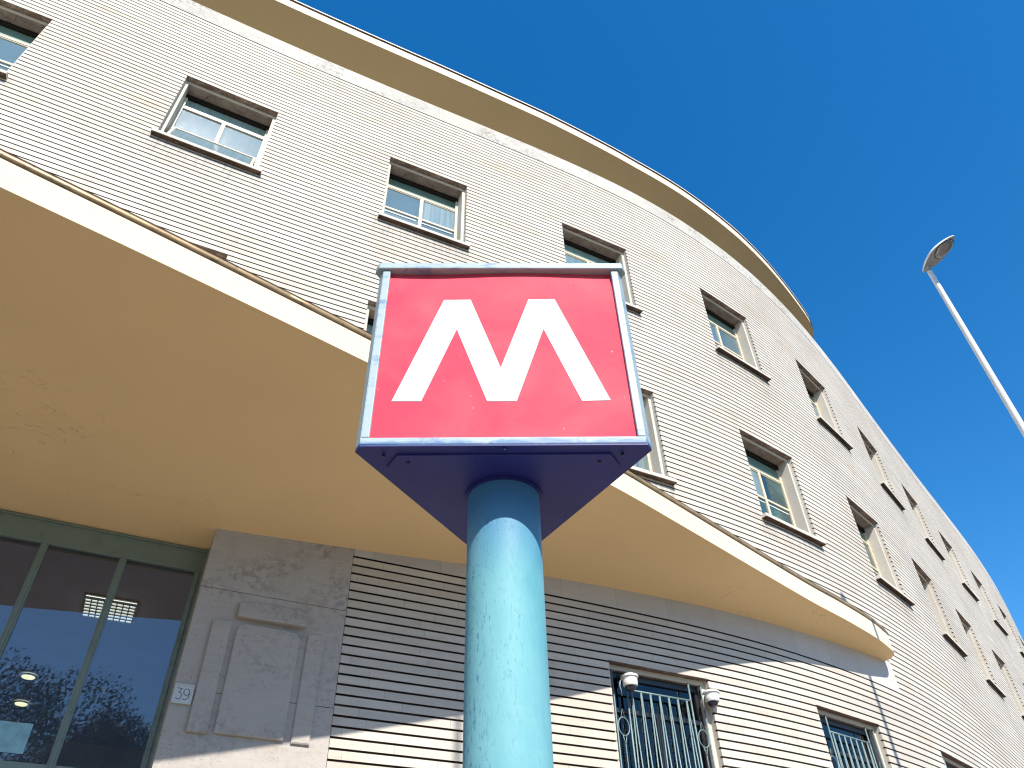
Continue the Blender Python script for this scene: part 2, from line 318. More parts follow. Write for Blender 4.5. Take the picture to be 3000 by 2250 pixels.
# ------------------------------------------------------------------ the building
BW = empty('office_building', P(0)); BW.location = (0, 0, 0)
tag(BW, 'curved travertine office building with ribbed stone courses, cream canopy and cantilevered roof cornice', 'building')
WW = 1.4676; WS0, WD = -5.7158, 3.4446
def wl(k): return WS0+k*WD
SL, SR = -17.0, 50.0
DL, DR, PR, BR = -.592*S, -.289*S, -.167*S, .605*S
opens = []   # (s0, s1, n0, n1)
UP = list(range(-2, 12)); LO = list(range(-1, 10)); GR = [2, 3, 4, 5, 6]
for k in UP: opens.append((wl(k), wl(k)+WW, 68, 86))
for k in LO: opens.append((wl(k), wl(k)+WW, 30, 48))
for k in GR: opens.append((wl(k), wl(k)+WW, -26, 0))
opens.append((DL, PR, -52, 12)); opens.append((PR, BR, 7, 12))
GH, GD, TH = .0215, .036, .10
b = MB(); gb = MB()
for n in range(-52, 105):
    z0, z1 = ZN(n), ZN(n+1); zg = z1-GH
    cuts = sorted((o[0], o[1]) for o in opens if o[2] <= n < o[3])
    iv = []; a = SL
    for c0, c1 in cuts:
        if c0-a > .02: iv.append((a, c0))
        a = max(a, c1)
    iv.append((a, SR))
    v0, vg, v1 = n*PITCH+.0001, (n+1)*PITCH-GH, (n+1)*PITCH-.0001
    for a, c in iv:
        ps = samples(a, c)
        for i in range(len(ps)-1):
            p, q = ps[i], ps[i+1]
            p0, q0 = P(p), P(q); p1, q1 = P(p, GD), P(q, GD)
            b.face([(*p0[:2], z0), (*q0[:2], z0), (*q0[:2], zg), (*p0[:2], zg)], [(p, v0), (q, v0), (q, vg), (p, vg)])
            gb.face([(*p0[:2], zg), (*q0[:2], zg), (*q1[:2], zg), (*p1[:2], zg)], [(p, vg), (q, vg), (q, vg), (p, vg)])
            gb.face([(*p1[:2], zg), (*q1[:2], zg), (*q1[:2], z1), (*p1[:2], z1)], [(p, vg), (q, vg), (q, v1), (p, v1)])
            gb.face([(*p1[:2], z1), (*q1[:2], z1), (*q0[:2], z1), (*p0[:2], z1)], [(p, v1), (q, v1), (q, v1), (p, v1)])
        for s_, fl in ((a, 1), (c, 0)):
            o0, o1, o2 = P(s_), P(s_, GD), P(s_, TH)
            f1 = [(*o0[:2], z0), (*o2[:2], z0), (*o2[:2], zg), (*o0[:2], zg)]; f2 = [(*o1[:2], zg), (*o2[:2], zg), (*o2[:2], z1), (*o1[:2], z1)]
            u1 = [(s_, v0), (s_+TH, v0), (s_+TH, vg), (s_, vg)]; u2 = [(s_, vg), (s_+TH, vg), (s_+TH, v1), (s_, v1)]
            b.face(f1[::-1] if fl else f1, u1[::-1] if fl else u1); b.face(f2[::-1] if fl else f2, u2[::-1] if fl else u2)
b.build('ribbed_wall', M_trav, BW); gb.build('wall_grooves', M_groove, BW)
# shadowed undersides of the course layer over every opening (weathered) and plain top ledges
def strip(b, s0, s1, e0, e1, z0, z1, uvz=None, step=None):
    """curved box along the facade"""
    ps = samples(s0, s1)
    for i in range(len(ps)-1):
        p, q = ps[i], ps[i+1]; A0, A1, B0, B1 = P(p, e0), P(q, e0), P(p, e1), P(q, e1)
        b.face([(*A0[:2], z0), (*A1[:2], z0), (*A1[:2], z1), (*A0[:2], z1)], [(p, z0), (q, z0), (q, z1), (p, z1)])
        b.face([(*B1[:2], z0), (*B0[:2], z0), (*B0[:2], z1), (*B1[:2], z1)], [(q, z0), (p, z0), (p, z1), (q, z1)])
        b.face([(*A1[:2], z0), (*A0[:2], z0), (*B0[:2], z0), (*B1[:2], z0)], [(q, z0), (p, z0), (p, z0-e1+e0), (q, z0-e1+e0)])
        b.face([(*A0[:2], z1), (*A1[:2], z1), (*B1[:2], z1), (*B0[:2], z1)], [(p, z1), (q, z1), (q, z1+e1-e0), (p, z1+e1-e0)])
    for s_, fl in ((s0, 1), (s1, 0)):
        A0, B0 = P(s_, e0), P(s_, e1); f = [(*A0[:2], z0), (*B0[:2], z0), (*B0[:2], z1), (*A0[:2], z1)]
        b.face(f[::-1] if fl else f, [(s_, z0), (s_+.1, z0), (s_+.1, z1), (s_, z1)])
ZF = Zr(1.1935)
b = MB(); strip(b, SL, SR, -.004, .40, ZN(105), ZF); b.build('frieze', M_frieze, BW)
b = MB(); strip(b, PR, BR, 0.0, .06, ZN(7), Zr(.402)); b.build('stone_band', M_slab, BW)
# pilaster slabs with fine joints
def pil(z0, z1): strip(b, DR, PR-.006, -.004, .44, z0, z1)
b = MB(); zj = [0.0, Zr(.2117), Zr(.2938), Zr(.402)]
for i in range(3): pil(zj[i]+(.003 if i else 0), zj[i+1]-.003)
pl = b.build('pilaster', M_pil, BW)
# carved relief on the pilaster
def relief(b, s0, s1, z0, z1, e0, e1, rt=0.0, rb=0.0, slope=0.0, arch=0.0, lean=0.0):
    """raised tablet, e0 back, e1 front (negative = proud); rt rounds top corners"""
    pts = []
    def arc(cs, cz, r, a0, a1, n=5):
        for i in range(n+1): a = a0+(a1-a0)*i/n; pts.append((cs+r*math.cos(a), cz+r*math.sin(a)))
    if rb: arc(s0+rb, z0+rb, rb, math.pi, 1.5*math.pi); arc(s1-rb, z0+rb, rb, 1.5*math.pi, 2*math.pi)
    else: pts += [(s0, z0), (s1, z0)]
    if rt: arc(s1-rt, z1-rt, rt, 0, math.pi/2)
    else: pts.append((s1, z1))
    if arch:
        for i in range(1, 8): u = i/8; pts.append((s1+(s0-s1)*u, z1+arch*4*u*(1-u)))
    if rt: arc(s0+rt, z1-rt, rt, math.pi/2, math.pi)
    else: pts.append((s0, z1))
    mz = (z0+z1)/2; mx = (s0+s1)/2
    def ef(z, e): return e+(slope*(z1-z)/(z1-z0) if slope else 0)
    ins = .012
    def sh(p, d): 
        x, z = p; return (x+(d if x < mx else -d), z+(d if z < mz else -d))
    back = [P(s, e0, z) for s, z in pts]; midr = [P(s, ef(z, e1)+.007, z) for s, z in pts]; fr = [P(sh((s, z), ins)[0], ef(z, e1), sh((s, z), ins)[1]) for s, z in pts]
    n = len(pts)
    for i in range(n):
        j = (i+1) % n
        b.face([back[i], back[j], midr[j], midr[i]], [(pts[i][0], pts[i][1])]*4); b.face([midr[i], midr[j], fr[j], fr[i]], [pts[i], pts[j], pts[j], pts[i]])
    b.face(fr, [(x, z) for x, z in pts])
b = MB()
relief(b, -.2560*S, -.2003*S, Zr(.2712), Zr(.2850), -.002, -.036, slope=-.05, arch=.022)
relief(b, -.2732*S, -.2588*S, Zr(.1818), Zr(.2675), -.002, -.040, rt=.03)
relief(b, -.1970*S, -.1828*S, Zr(.1818), Zr(.2680), -.002, -.030, rt=.02)
relief(b, -.2540*S, -.2030*S, Zr(.1828), Zr(.2672), -.002, -.038, rt=.09)
b.build('carved_relief', M_pil, BW)

# ---- canopy: tapered cantilever following the facade
OUT = [(-1.05, -.42, -.68*0-.340), (-.296, .250), (-.230, .304), (-.123, .394), (-.040, .4665), (.086, .578), (.164, .655), (.262, .754), (.345, .837), (.400, .889), (.454, .944), (.479, .974), (.491, .990), (.4945, 1.001), (.494, 1.011), (.4895, 1.0195)]
d0 = Vector((OUT[2][0]-OUT[1][0], OUT[2][1]-OUT[1][1])).normalized()
pts = [(OUT[1][0]-d0.x*t, OUT[1][1]-d0.y*t) for t in (.9, .6, .3)]+[tuple(p) for p in OUT[1:]]
def catmull(pts, n=6):
    out = []
    for i in range(len(pts)-1):
        p0 = pts[max(i-1, 0)]; p1 = pts[i]; p2 = pts[i+1]; p3 = pts[min(i+2, len(pts)-1)]
        # centripetal-ish guard: scale tangents by segment length
        L1 = math.dist(p1, p2); La = max(math.dist(p0, p1), 1e-6); Lb = max(math.dist(p2, p3), 1e-6)
        for k in range(n):
            t = k/n; r = []
            for c in (0, 1):
                m1 = ((p2[c]-p0[c])/(La+L1)*L1) if i else (p2[c]-p1[c]); m2 = ((p3[c]-p1[c])/(Lb+L1)*L1) if i < len(pts)-2 else (p2[c]-p1[c])
                r.append((2*t**3-3*t*t+1)*p1[c]+(t**3-2*t*t+t)*m1+(-2*t**3+3*t*t)*p2[c]+(t**3-t*t)*m2)
            out.append(tuple(r))
    out.append(pts[-1]); return out
oc = [(x*S, y*S) for x, y in catmull(pts)]
JS = [(-2.0, .3471), (-.2873, .3471), (-.1755, .3537), (-.0532, .3620), (.0353, .3671), (.2093, .3730), (.2723, .3745), (.4043, .3783), (.5992, .3872), (.7, .3872)]
def jz(s): return Zr(float(np.interp(s/S, [j[0] for j in JS], [j[1] for j in JS])))
cxy = np.stack([cx, cy], 1)
def near_s(x, y):
    i = int(((cxy[:, 0]-x)**2+(cxy[:, 1]-y)**2).argmin()); return float(sm[i])
def shift(poly, dd):
    out = []
    for i, p in enumerate(poly):
        a = Vector(poly[max(i-1, 0)]); c = Vector(poly[min(i+1, len(poly)-1)]); t = (c-a).normalized(); n = Vector((t.y, -t.x)); out.append((p[0]+n.x*dd, p[1]+n.y*dd))
    return out
ZE, ZT = Zr(.387), Zr(.4095)
inn = []
for i, (x, y) in enumerate(oc):
    s_ = near_s(x, y); inn.append(s_)
# keep the pairing monotonic and ending at the tip
for i in range(1, len(inn)): inn[i] = max(inn[i], inn[i-1]+1e-3)
b = MB(); K = 7
def e_in(s): return 0.42 if s < DR-.0005 else 0.03
def soff(i, k):
    s_ = inn[i]; x, y = oc[i]
    q = P(s_, 0.0); z1 = jz(s_)
    u = k/K; return (x+(q[0]-x)*u, y+(q[1]-y)*u, ZE+(z1-ZE)*u)
# insert an exact break at the door reveal
idx = next(i for i in range(len(inn)) if inn[i] > DR)
f_ = (DR-inn[idx-1])/(inn[idx]-inn[idx-1]); xb = (oc[idx-1][0]+(oc[idx][0]-oc[idx-1][0])*f_, oc[idx-1][1]+(oc[idx][1]-oc[idx-1][1])*f_)
oc[idx:idx] = [xb, xb]; inn[idx:idx] = [DR-.0005, DR+.0005]
grid = [[soff(i, k) for k in range(K+1)] for i in range(len(oc))]
for i in range(len(oc)-1):
    for k in range(K): b.face([grid[i][k], grid[i][k+1], grid[i+1][k+1], grid[i+1][k]])
    if inn[i+1] <= DR:
        q0, q1 = P(inn[i], .42), P(inn[i+1], .42); b.face([grid[i][K], (q0[0], q0[1], Zr(.3425)), (q1[0], q1[1], Zr(.3425)), grid[i+1][K]])
b.build('canopy_soffit', M_cream, BW, smooth=True, merge=True)
b = MB()
for i in range(len(oc)-1):
    p, q = oc[i], oc[i+1]; b.face([(*p, ZE), (*q, ZE), (*q, ZT), (*p, ZT)])
    a_, c_ = P(inn[i], .05), P(inn[i+1], .05)
    b.face([(*p, ZT+.085), (*q, ZT+.085), (*c_[:2], ZT+.085), (*a_[:2], ZT+.085)])
canopy = b.build('canopy_fascia', M_fascia, BW, smooth=True, merge=True)
# gutter roll with a dark drip flashing, around the canopy edge
g1 = shift(oc, -.022)
b = MB(); b.tube([(*p, ZT+.042) for p in g1], .040, 12)
b.build('canopy_gutter', M_gutter, BW, smooth=True)
b = MB()
g2, g3 = shift(oc, -.004), shift(oc, -.09)
for i in range(len(oc)-1):
    for (pa, pb, za, zb) in ((g2, g2, ZT+.080, ZT+.096), (g2, g3, ZT+.096, ZT+.096)):
        b.face([(*pa[i], za), (*pa[i+1], za), (*pb[i+1], zb), (*pb[i], zb)])
b.build('canopy_flashing', M_dark, BW)

# ---- roof cornice
CO = [(-1.5, .0372, 1.2350), (-.40, .0369, 1.2347), (-.2333, .0371, 1.2350), (-.1344, .0370, 1.2349), (-.0652, .0363, 1.2341), (.0633, .0350, 1.2328), (.1523, .0326, 1.23), (.2611, .0302, 1.2273), (.3698, .0300, 1.2271), (.4292, .0292, 1.2262), (.5379, .0276, 1.2245), (.6368, .0247, 1.2212), (.7159, .0211, 1.2171), (.8049, .0166, 1.212), (.8345, .0142, 1.2094), (.8543, .0095, 1.2041), (.8642, .0034, 1.1973), (.8668, .0, 1.1936)]
cs = np.array([c[0] for c in CO])*S; ce = np.array([c[1] for c in CO])*S; cz = np.array([c[2] for c in CO])
def cor(dd):
    pts = []
    for s_ in list(np.arange(SL, 8.0, .3))+list(np.arange(8.0, .8668*S, .08))+[.8668*S]:
        pts.append(P(float(s_), -float(np.interp(s_, cs, ce)))[:2])
    return pts
cp = cor(0); cps = list(np.arange(SL, 8.0, .3))+list(np.arange(8.0, .8668*S, .08))+[.8668*S]
ZB_ = [Zr(float(np.interp(q_, cs, cz))) for q_ in cps]
HC = [.235*min(1, max(.15, (1.2-0)*(z_-ZF)/.45)) for z_ in ZB_]
ZT_ = [a_+h_ for a_, h_ in zip(ZB_, HC)]
b = MB()
for i in range(len(cp)-1):
    a_, c_ = P(float(cps[i]), .02)[:2], P(float(cps[i+1]), .02)[:2]; p, q = cp[i], cp[i+1]
    b.face([(*p, ZB_[i]), (*a_, ZF-.002), (*c_, ZF-.002), (*q, ZB_[i+1])])
b.build('cornice_soffit', M_cornice, BW, smooth=True, merge=True)
b = MB()
for i in range(len(cp)-1):
    p, q = cp[i], cp[i+1]; b.face([(*p, ZB_[i]), (*q, ZB_[i+1]), (*q, ZT_[i+1]), (*p, ZT_[i])])
b.build('cornice_fascia', M_fascia, BW, smooth=True, merge=True)
i1, i2, i3 = shift(cp, -.03), shift(cp, .022), shift(cp, .3*0-.25)
b = MB()
for i in range(len(cp)-1):
    for pa, pb, za, zb in ((cp, i1, 0, 0), (i1, i1, 0, .045), (i1, i2, .045, .045)):
        b.face([(*pa[i], ZT_[i]+za), (*pa[i+1], ZT_[i+1]+za), (*pb[i+1], ZT_[i+1]+zb), (*pb[i], ZT_[i]+zb)])
b.build('cornice_drip', M_stain, BW)
b = MB()
for i in range(len(cp)-1):
    bk = P(float(cps[i]), 1.2)[:2], P(float(cps[i+1]), 1.2)[:2]
    b.face([(*i2[i], ZT_[i]+.045), (*i2[i+1], ZT_[i+1]+.045), (*i2[i+1], ZT_[i+1]+.075), (*i2[i], ZT_[i]+.075)])
    b.face([(*i2[i], ZT_[i]+.075), (*i2[i+1], ZT_[i+1]+.075), (*bk[1], ZF+.02), (*bk[0], ZF+.02)])
b.build('cornice_flashing', M_flash, BW)
# roof slab, side and back walls closing the block
b = MB(); ps = list(np.arange(SL, SR+.1, 1.0))
for i in range(len(ps)-1):
    f0, f1, k0, k1 = P(ps[i], .38), P(ps[i+1], .38), P(ps[i], 13), P(ps[i+1], 13)
    b.face([(*f0[:2], ZF-.05), (*f1[:2], ZF-.05), (*k1[:2], ZF-.05), (*k0[:2], ZF-.05)]); b.face([(*k1[:2], 0), (*k0[:2], 0), (*k0[:2], ZF-.05), (*k1[:2], ZF-.05)])
for s_ in (SL, SR):
    f0, k0 = P(s_, 0.07), P(s_, 13); b.face([(*f0[:2], 0), (*k0[:2], 0), (*k0[:2], ZF-.05), (*f0[:2], ZF-.05)])
b.build('roof_and_rear_walls', M_room, BW)

# ---- windows
HU = 18*PITCH
def ring(b, w, h, y0, y1, t, bottom=True):
    """jambs, head (and bottom) of a lining, t thick, inside an opening w x h centred on x"""
    b.box(-w/2-.03, -w/2+t, y0, y1, 0, h); b.box(w/2-t, w/2+.03, y0, y1, 0, h); b.box(-w/2+t, w/2-t, y0, y0+.02, h-t, h+.02)
    if bottom: b.box(-w/2+t, w/2-t, y0, y1, -.02, .02)
def proto_window(hopper=False, lower=False):
    w, h = WW, HU
    b = MB(); ring(b, w, h, .096, .33, .052); root = b.build('window', M_rev, BW)
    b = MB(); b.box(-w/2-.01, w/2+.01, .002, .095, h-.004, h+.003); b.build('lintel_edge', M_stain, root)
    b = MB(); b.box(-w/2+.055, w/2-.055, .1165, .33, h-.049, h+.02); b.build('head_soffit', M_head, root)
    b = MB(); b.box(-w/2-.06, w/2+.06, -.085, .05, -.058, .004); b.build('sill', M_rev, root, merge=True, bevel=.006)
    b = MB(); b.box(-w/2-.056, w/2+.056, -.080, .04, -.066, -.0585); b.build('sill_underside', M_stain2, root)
    # frame
    g0 = .335; b = MB(); wi = w/2-.05
    b.box(-wi, wi, g0-.04, g0+.03, h-.15, h-.055)
    fr = b.build('shutter_slot', M_dark, root)
    b = MB()
    b.box(-wi, -wi+.045, g0-.035, g0+.03, 0.02, h-.15); b.box(wi-.045, wi, g0-.035, g0+.03, 0.02, h-.15)
    b.box(-wi+.045, wi-.045, g0-.03, g0+.025, 1.335, 1.375)
    b.box(-wi+.045, wi-.045, g0-.03, g0+.025, .02, .075)
    b.box(-.03, .03, g0-.028, g0+.02, .075, 1.335)
    for x0, x1 in ((-wi+.045, -.03), (.03, wi-.045)):
        b.box(x0, x1, g0-.024, g0+.01, .735, .775)
        if not hopper: b.box(x0, x1, g0-.018, g0+.01, 1.315, 1.333)
    b.build('frame', M_winframe, root, merge=True, bevel=.004)
    b = MB(); b.box(-wi+.04, wi-.04, g0, g0+.006, 1.37, h-.10); b.build('transom_pane', M_glassG, root)
    gm = M_glassC if lower else M_glassB
    for x0, x1 in ((-wi+.045, -.03), (.03, wi-.045)):
        b = MB(); b.box(x0, x1, g0-.004, g0+.002, .775, 1.335); b.build('pane', gm, root)
        if not hopper:
            b = MB(); b.box(x0, x1, g0-.004, g0+.002, .075, .735); b.build('pane', gm, root)
            b = MB(); b.box(x0, x1-.04, g0-.016, g0-.005, .655, .672); b.build('curtain_rail', M_white, root)
    if hopper:
        T = Matrix.Translation((0, g0-.03, .735))@Matrix.Rotation(R(-22), 4, 'X')
        b = MB(); x1 = wi-.05
        b.box(-x1, x1, -.015, .015, -.66, -.62, T); b.box(-x1, x1, -.015, .015, -.04, 0, T); b.box(-x1, -x1+.04, -.015, .015, -.62, -.04, T); b.box(x1-.04, x1, -.015, .015, -.62, -.04, T)
        b.build('hopper_sash', M_winframe, root)
        b = MB(); b.box(-x1+.04, x1-.04, -.003, .003, -.62, -.04, T); b.build('pane', M_glassB, root)
        for sx in (-1, 1):
            b = MB(); b.tube([(sx*(x1-.02), g0, .12), (sx*(x1-.25), g0-.24, .12)], .012, 6); b.tube([(sx*(x1-.25), g0-.24, .12), (sx*(x1-.02), g0-.01, .55)], .010, 6); b.build('stay_arm', M_blackfr, root)
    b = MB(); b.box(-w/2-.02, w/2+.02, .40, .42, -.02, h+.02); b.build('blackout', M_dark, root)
    return root
def place(o, k, n0):
    sc = wl(k)+WW/2; q = P(sc); o.location = (q[0], q[1], ZN(n0)); o.rotation_euler = (0, 0, A(sc))
pu = proto_window(); plw = proto_window(lower=True); ph = proto_window(hopper=True)
place(ph, 0, 68); ph['label'] = 'window with its bottom sash tilted open'
first = True
for k in UP:
    if k == 0: continue
    o = pu if first else copy_tree(pu, BW); first = False
    if k >= 3:
        if o is pu: pass
        bpy.data.objects.remove if 0 else None
    place(o, k, 68)
first = True
for k in LO:
    o = plw if first else copy_tree(plw, BW); first = False; place(o, k, 30)

# ground floor windows with iron grilles
HG = 26*PITCH
def interior_box(b, x0, x1, y0, y1, z0, z1):
    c = [Vector((x, y, z)) for x in (x0, x1) for y in (y0, y1) for z in (z0, z1)]
    for f in ((2, 6, 7, 3), (0, 1, 3, 2), (4, 6, 7, 5), (0, 2, 6, 4), (1, 5, 7, 3)): b.face([c[i] for i in f])
def proto_ground():
    w, h = WW, HG
    b = MB(); ring(b, w, h, .096, .22, .058); b.box(-w/2-.02, w/2+.02, -.05, .10, -.055, .0); root = b.build('barred_window', M_rev, BW)
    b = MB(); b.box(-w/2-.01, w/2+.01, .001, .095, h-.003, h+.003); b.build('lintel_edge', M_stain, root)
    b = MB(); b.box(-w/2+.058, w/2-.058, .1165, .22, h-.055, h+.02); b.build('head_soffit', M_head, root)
    wi = w/2-.062
    b = MB()
    for (x0, x1, z0, z1) in ((-wi, -wi+.06, 0, h-.06), (wi-.06, wi, 0, h-.06), (-wi+.06, wi-.06, h-.13, h-.062), (-wi+.06, wi-.06, h-.52, h-.47), (-.03, .03, 0, h-.52)): b.box(x0, x1, .16, .23, z0, z1)
    b.build('frame', M_blackfr, root)
    b = MB(); xw = wi-.06; b.face([(-xw, .19, 0), (xw, .19, 0), (xw, .19, h-.1), (-xw, .19, h-.1)]); b.build('pane', M_clear2, root)
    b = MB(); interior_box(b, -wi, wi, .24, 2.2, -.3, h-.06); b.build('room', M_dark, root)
    b = MB()
    for i in range(44): b.box(-wi+.07, wi-.07, .28, .305, .05+i*.042, .072+i*.042)
    b.build('blind', M_blind, root)
    # grille
    b = MB(); y = .085; zr = h-.275; xp = w/2-.265; r = .0085
    b.tube([(-xp, y, zr), (xp, y, zr)], .012, 6)
    for sx in (-1, 1):
        b.tube([(sx*xp, y, 0), (sx*xp, y, h-.062)], .011, 6); b.tube([(sx*(w/2-.075), y, 0), (sx*(w/2-.075), y, h-.062)], .009, 6)
        cxx = sx*(w/2-.165); zc = h-.70
        b.tube([(cxx+.075*math.cos(a), y, zc+.10*math.sin(a)) for a in [i*math.pi/10 for i in range(21)]], .007, 6, False)
        b.tube([(cxx-.028, y, zc-.09), (cxx, y, zc-.19), (cxx+.028, y, zc-.09)], .006, 5); b.tube([(cxx-.028, y, zc+.09), (cxx, y, zc+.19), (cxx+.028, y, zc+.09)], .006, 5)
        b.tube([(cxx, y, zc-.19), (cxx, y, 0)], .006, 5)
    nn = 7
    for i in range(nn):
        x = -xp+2*xp*(i+.5)/nn*1.0
        for sx in (-1, 1): b.tube([(x+sx*.004, y, zr), (x+sx*.042, y, zr-1.35), (x+sx*.042, y, 0)], r, 6)
    b.tube([(-w/2+.07, y, .25), (w/2-.07, y, .25)], .012, 6); b.tube([(-w/2+.07, y, zr-1.35), (w/2-.07, y, zr-1.35)], .012, 6)
    b.build('grille', M_grille, root, smooth=True)
    return root
M_blind = paint("slatted_blind", (.05, .065, .085), .6, .1, 3)
pg = proto_ground()
for i, k in enumerate(GR):
    o = pg if i == 0 else copy_tree(pg, BW); place(o, k, -26)

# ---- glazed entrance under the canopy
MUL = [-.588, -.529, -.470, -.4118, -.3527, -.2927]
E0 = .40
ent = empty('entrance_glazing'); ent.parent = BW
b = MB(); strip(b, DL-.02, DR+.02, E0-.01, E0+.10, Zr(.3205), Zr(.3435)); strip(b, DL-.02, DR+.02, E0-.028, E0-.01, Zr(.3400), Zr(.3418)); strip(b, DL-.02, DR+.02, E0-.028, E0-.01, Zr(.3205), Zr(.3225)); b.build('header', M_green, ent)
b = MB()
for i, m_ in enumerate(MUL):
    s_ = m_*S; wd = .033
    strip(b, s_-wd, s_+wd, E0-.02, E0+.07, 0, Zr(.3203)); strip(b, s_-.010, s_+.010, E0-.035, E0-.02, 0, Zr(.3203))
strip(b, DR-.022, DR+.01, E0-.045, E0+.06, 0, Zr(.3435))
for i in range(len(MUL)-1):
    a0, a1 = MUL[i]*S+.033, MUL[i+1]*S-.033
    strip(b, a0, a1, E0-.012, E0+.05, Zr(.1545), Zr(.1600)); strip(b, a0, a1, E0-.010, E0+.05, 0, .12)
b.build('frame', M_green, ent)
for i in range(len(MUL)-1):
    a0, a1 = MUL[i]*S+.030, MUL[i+1]*S-.030
    for z0, z1 in ((.10, Zr(.1548)), (Zr(.1598), Zr(.3206))):
        b = MB(); q0, q1 = P(a0, E0+.012), P(a1, E0+.012); r0, r1 = P(a0, E0+.018), P(a1, E0+.018)
        b.face([(*q0[:2], z0), (*q1[:2], z0), (*q1[:2], z1), (*q0[:2], z1)])
        b.build('pane', M_clear, ent)
# lobby behind the glass
b = MB(); zc = Zr(.3215); a0, a1 = DL-.5, DR+1.2
ps = samples(a0, a1)
for i in range(len(ps)-1):
    f0, f1, k0, k1 = P(ps[i], E0+.11), P(ps[i+1], E0+.11), P(ps[i], E0+6.5), P(ps[i+1], E0+6.5)
    b.face([(*f0[:2], zc), (*f1[:2], zc), (*k1[:2], zc), (*k0[:2], zc)]); b.face([(*f0[:2], .03), (*f1[:2], .03), (*k1[:2], .03), (*k0[:2], .03)]); b.face([(*k0[:2], 0), (*k1[:2], 0), (*k1[:2], zc), (*k0[:2], zc)])
for s_ in (a0, a1):
    f0, k0 = P(s_, E0+.11), P(s_, E0+6.5); b.face([(*f0[:2], 0), (*k0[:2], 0), (*k0[:2], zc), (*f0[:2], zc)])
b.build('lobby', M_room, BW)
# louvred ceiling lamp seen through the glass
zl = zc-.03
c4 = [Vector((x*S, y*S, zl)) for x, y in ((-.389, .630), (-.351, .650), (-.369, .687), (-.407, .667))]
cl = empty('ceiling_light', sum(c4, Vector())/4, math.atan2(c4[1].y-c4[0].y, c4[1].x-c4[0].x))
tag(cl, 'lit rectangular louvred ceiling lamp seen through the entrance glass', 'ceiling light')
lw, ll = (c4[1]-c4[0]).length, (c4[3]-c4[0]).length
b = MB(); b.box(-lw/2-.02, lw/2+.02, -ll/2-.02, ll/2+.02, .008, .028); b.build('housing', M_blackfr, cl)
b = MB(); b.box(-lw/2, lw/2, -ll/2, ll/2, -.004, .006); b.build('diffuser', M_tube, cl)
b = MB()
for i in range(9): x = -lw/2+lw*i/8; b.box(x-.006, x+.006, -ll/2, ll/2, -.022, -.005)
for i in range(7): y = -ll/2+ll*i/6; b.box(-lw/2, lw/2, y-.007, y+.007, -.024, -.0055)
for i in range(6): y = -ll/2+ll*(i+.5)/6; b.box(-lw/2, lw/2, y-.013, y+.013, -.012, -.0056)
b.build('louvre', M_louvre, cl)
for (x, y), lab in (((-.532, .815), 'round lit ceiling lamp, the nearer to the louvred lamp'), ((-.580, .895), 'round lit ceiling lamp low behind the glass, the farther from the louvred lamp')):
    r_ = empty('round_ceiling_lamp', (x*S, y*S, zc-.02)); tag(r_, lab, 'ceiling light', 'round lamps inside the lobby')
    b = MB(); poly = [(.075*math.cos(a*math.pi/10), .075*math.sin(a*math.pi/10)) for a in range(20)]; b.prism(poly, -.02, -.005); b.build('diffuser', M_spot, r_)
    b = MB(); b.tube([(.088*math.cos(a*math.pi/10), .088*math.sin(a*math.pi/10), 0) for a in range(21)], .012, 6, False); b.build('trim_ring', M_white, r_)
# notice stuck on the glass, bottom left
s_a, s_b = -.402*S, -.3725*S
nt = MB(); z0, z1 = Zr(.1655), Zr(.1855); q0, q1 = P(s_a, E0+.004), P(s_b, E0+.004)
nt.face([(*q0[:2], z0), (*q1[:2], z0), (*q1[:2], z1), (*q0[:2], z1)]); q0, q1 = P(s_a, E0+.006), P(s_b, E0+.006); nt.face([(*q1[:2], z0), (*q0[:2], z0), (*q0[:2], z1), (*q1[:2], z1)])
tag(nt.build('notice', paint("pale_blue_notice", (.22, .42, .48), .4, .25, 9)), 'pale blue notice stuck inside the entrance glass', 'notice')

# ---- house number 39
q = P(-.2815*S, -.004, Zr(.2074)); hn = empty('house_number_plaque', q, A(-.2815*S)); tag(hn, 'small square stone plaque carved with the number 39 beside the entrance', 'house number')
M_plq = travertine("plaque_marble", joints=False, uv=False, stain=0, pits=.2, tone=(.56, .60, .60))
b = MB(); b.box(-.083, .083, -.022, 0, -.083, .083); b.build('plaque', M_plq, hn, merge=True, bevel=.003)
b = MB()
for x0, x1, z0, z1 in ((-.083, .083, .073, .083), (-.083, .083, -.083, -.073), (-.083, -.073, -.073, .073), (.073, .083, -.073, .073)): b.box(x0, x1, -.030, -.0215, z0, z1)
b.build('rim', M_plq, hn)
def strokes(b, pl, w=.0055, y=-.0235):
    for i in range(len(pl)-1):
        p, q = Vector(pl[i]), Vector(pl[i+1]); d = (q-p).normalized(); n = Vector((-d.y, d.x))*w/2; e = d*w*.3
        c = [p-e+n, p-e-n, q+e-n, q+e+n]; b.face([(v.x, y, v.y) for v in c])
b = MB()
a3 = [(-.056, .045), (-.016, .045), (-.040, .010), (-.030, .010)]+[(-.034+.024*math.cos(a), -.019+.030*math.sin(a)) for a in [R(80-i*17) for i in range(14)]]
strokes(b, a3)
c9 = [(.028+.025*math.cos(a), .018+.028*math.sin(a)) for a in [i*2*math.pi/20 for i in range(21)]]; strokes(b, c9)
strokes(b, [(.053, .018), (.053, -.012), (.048, -.032), (.036, -.045), (.020, -.048), (.006, -.042)])
M_eng = paint("engraved_shadow_paint", (.03, .045, .06), .8, .1, 10); b.build('number', M_eng, hn)

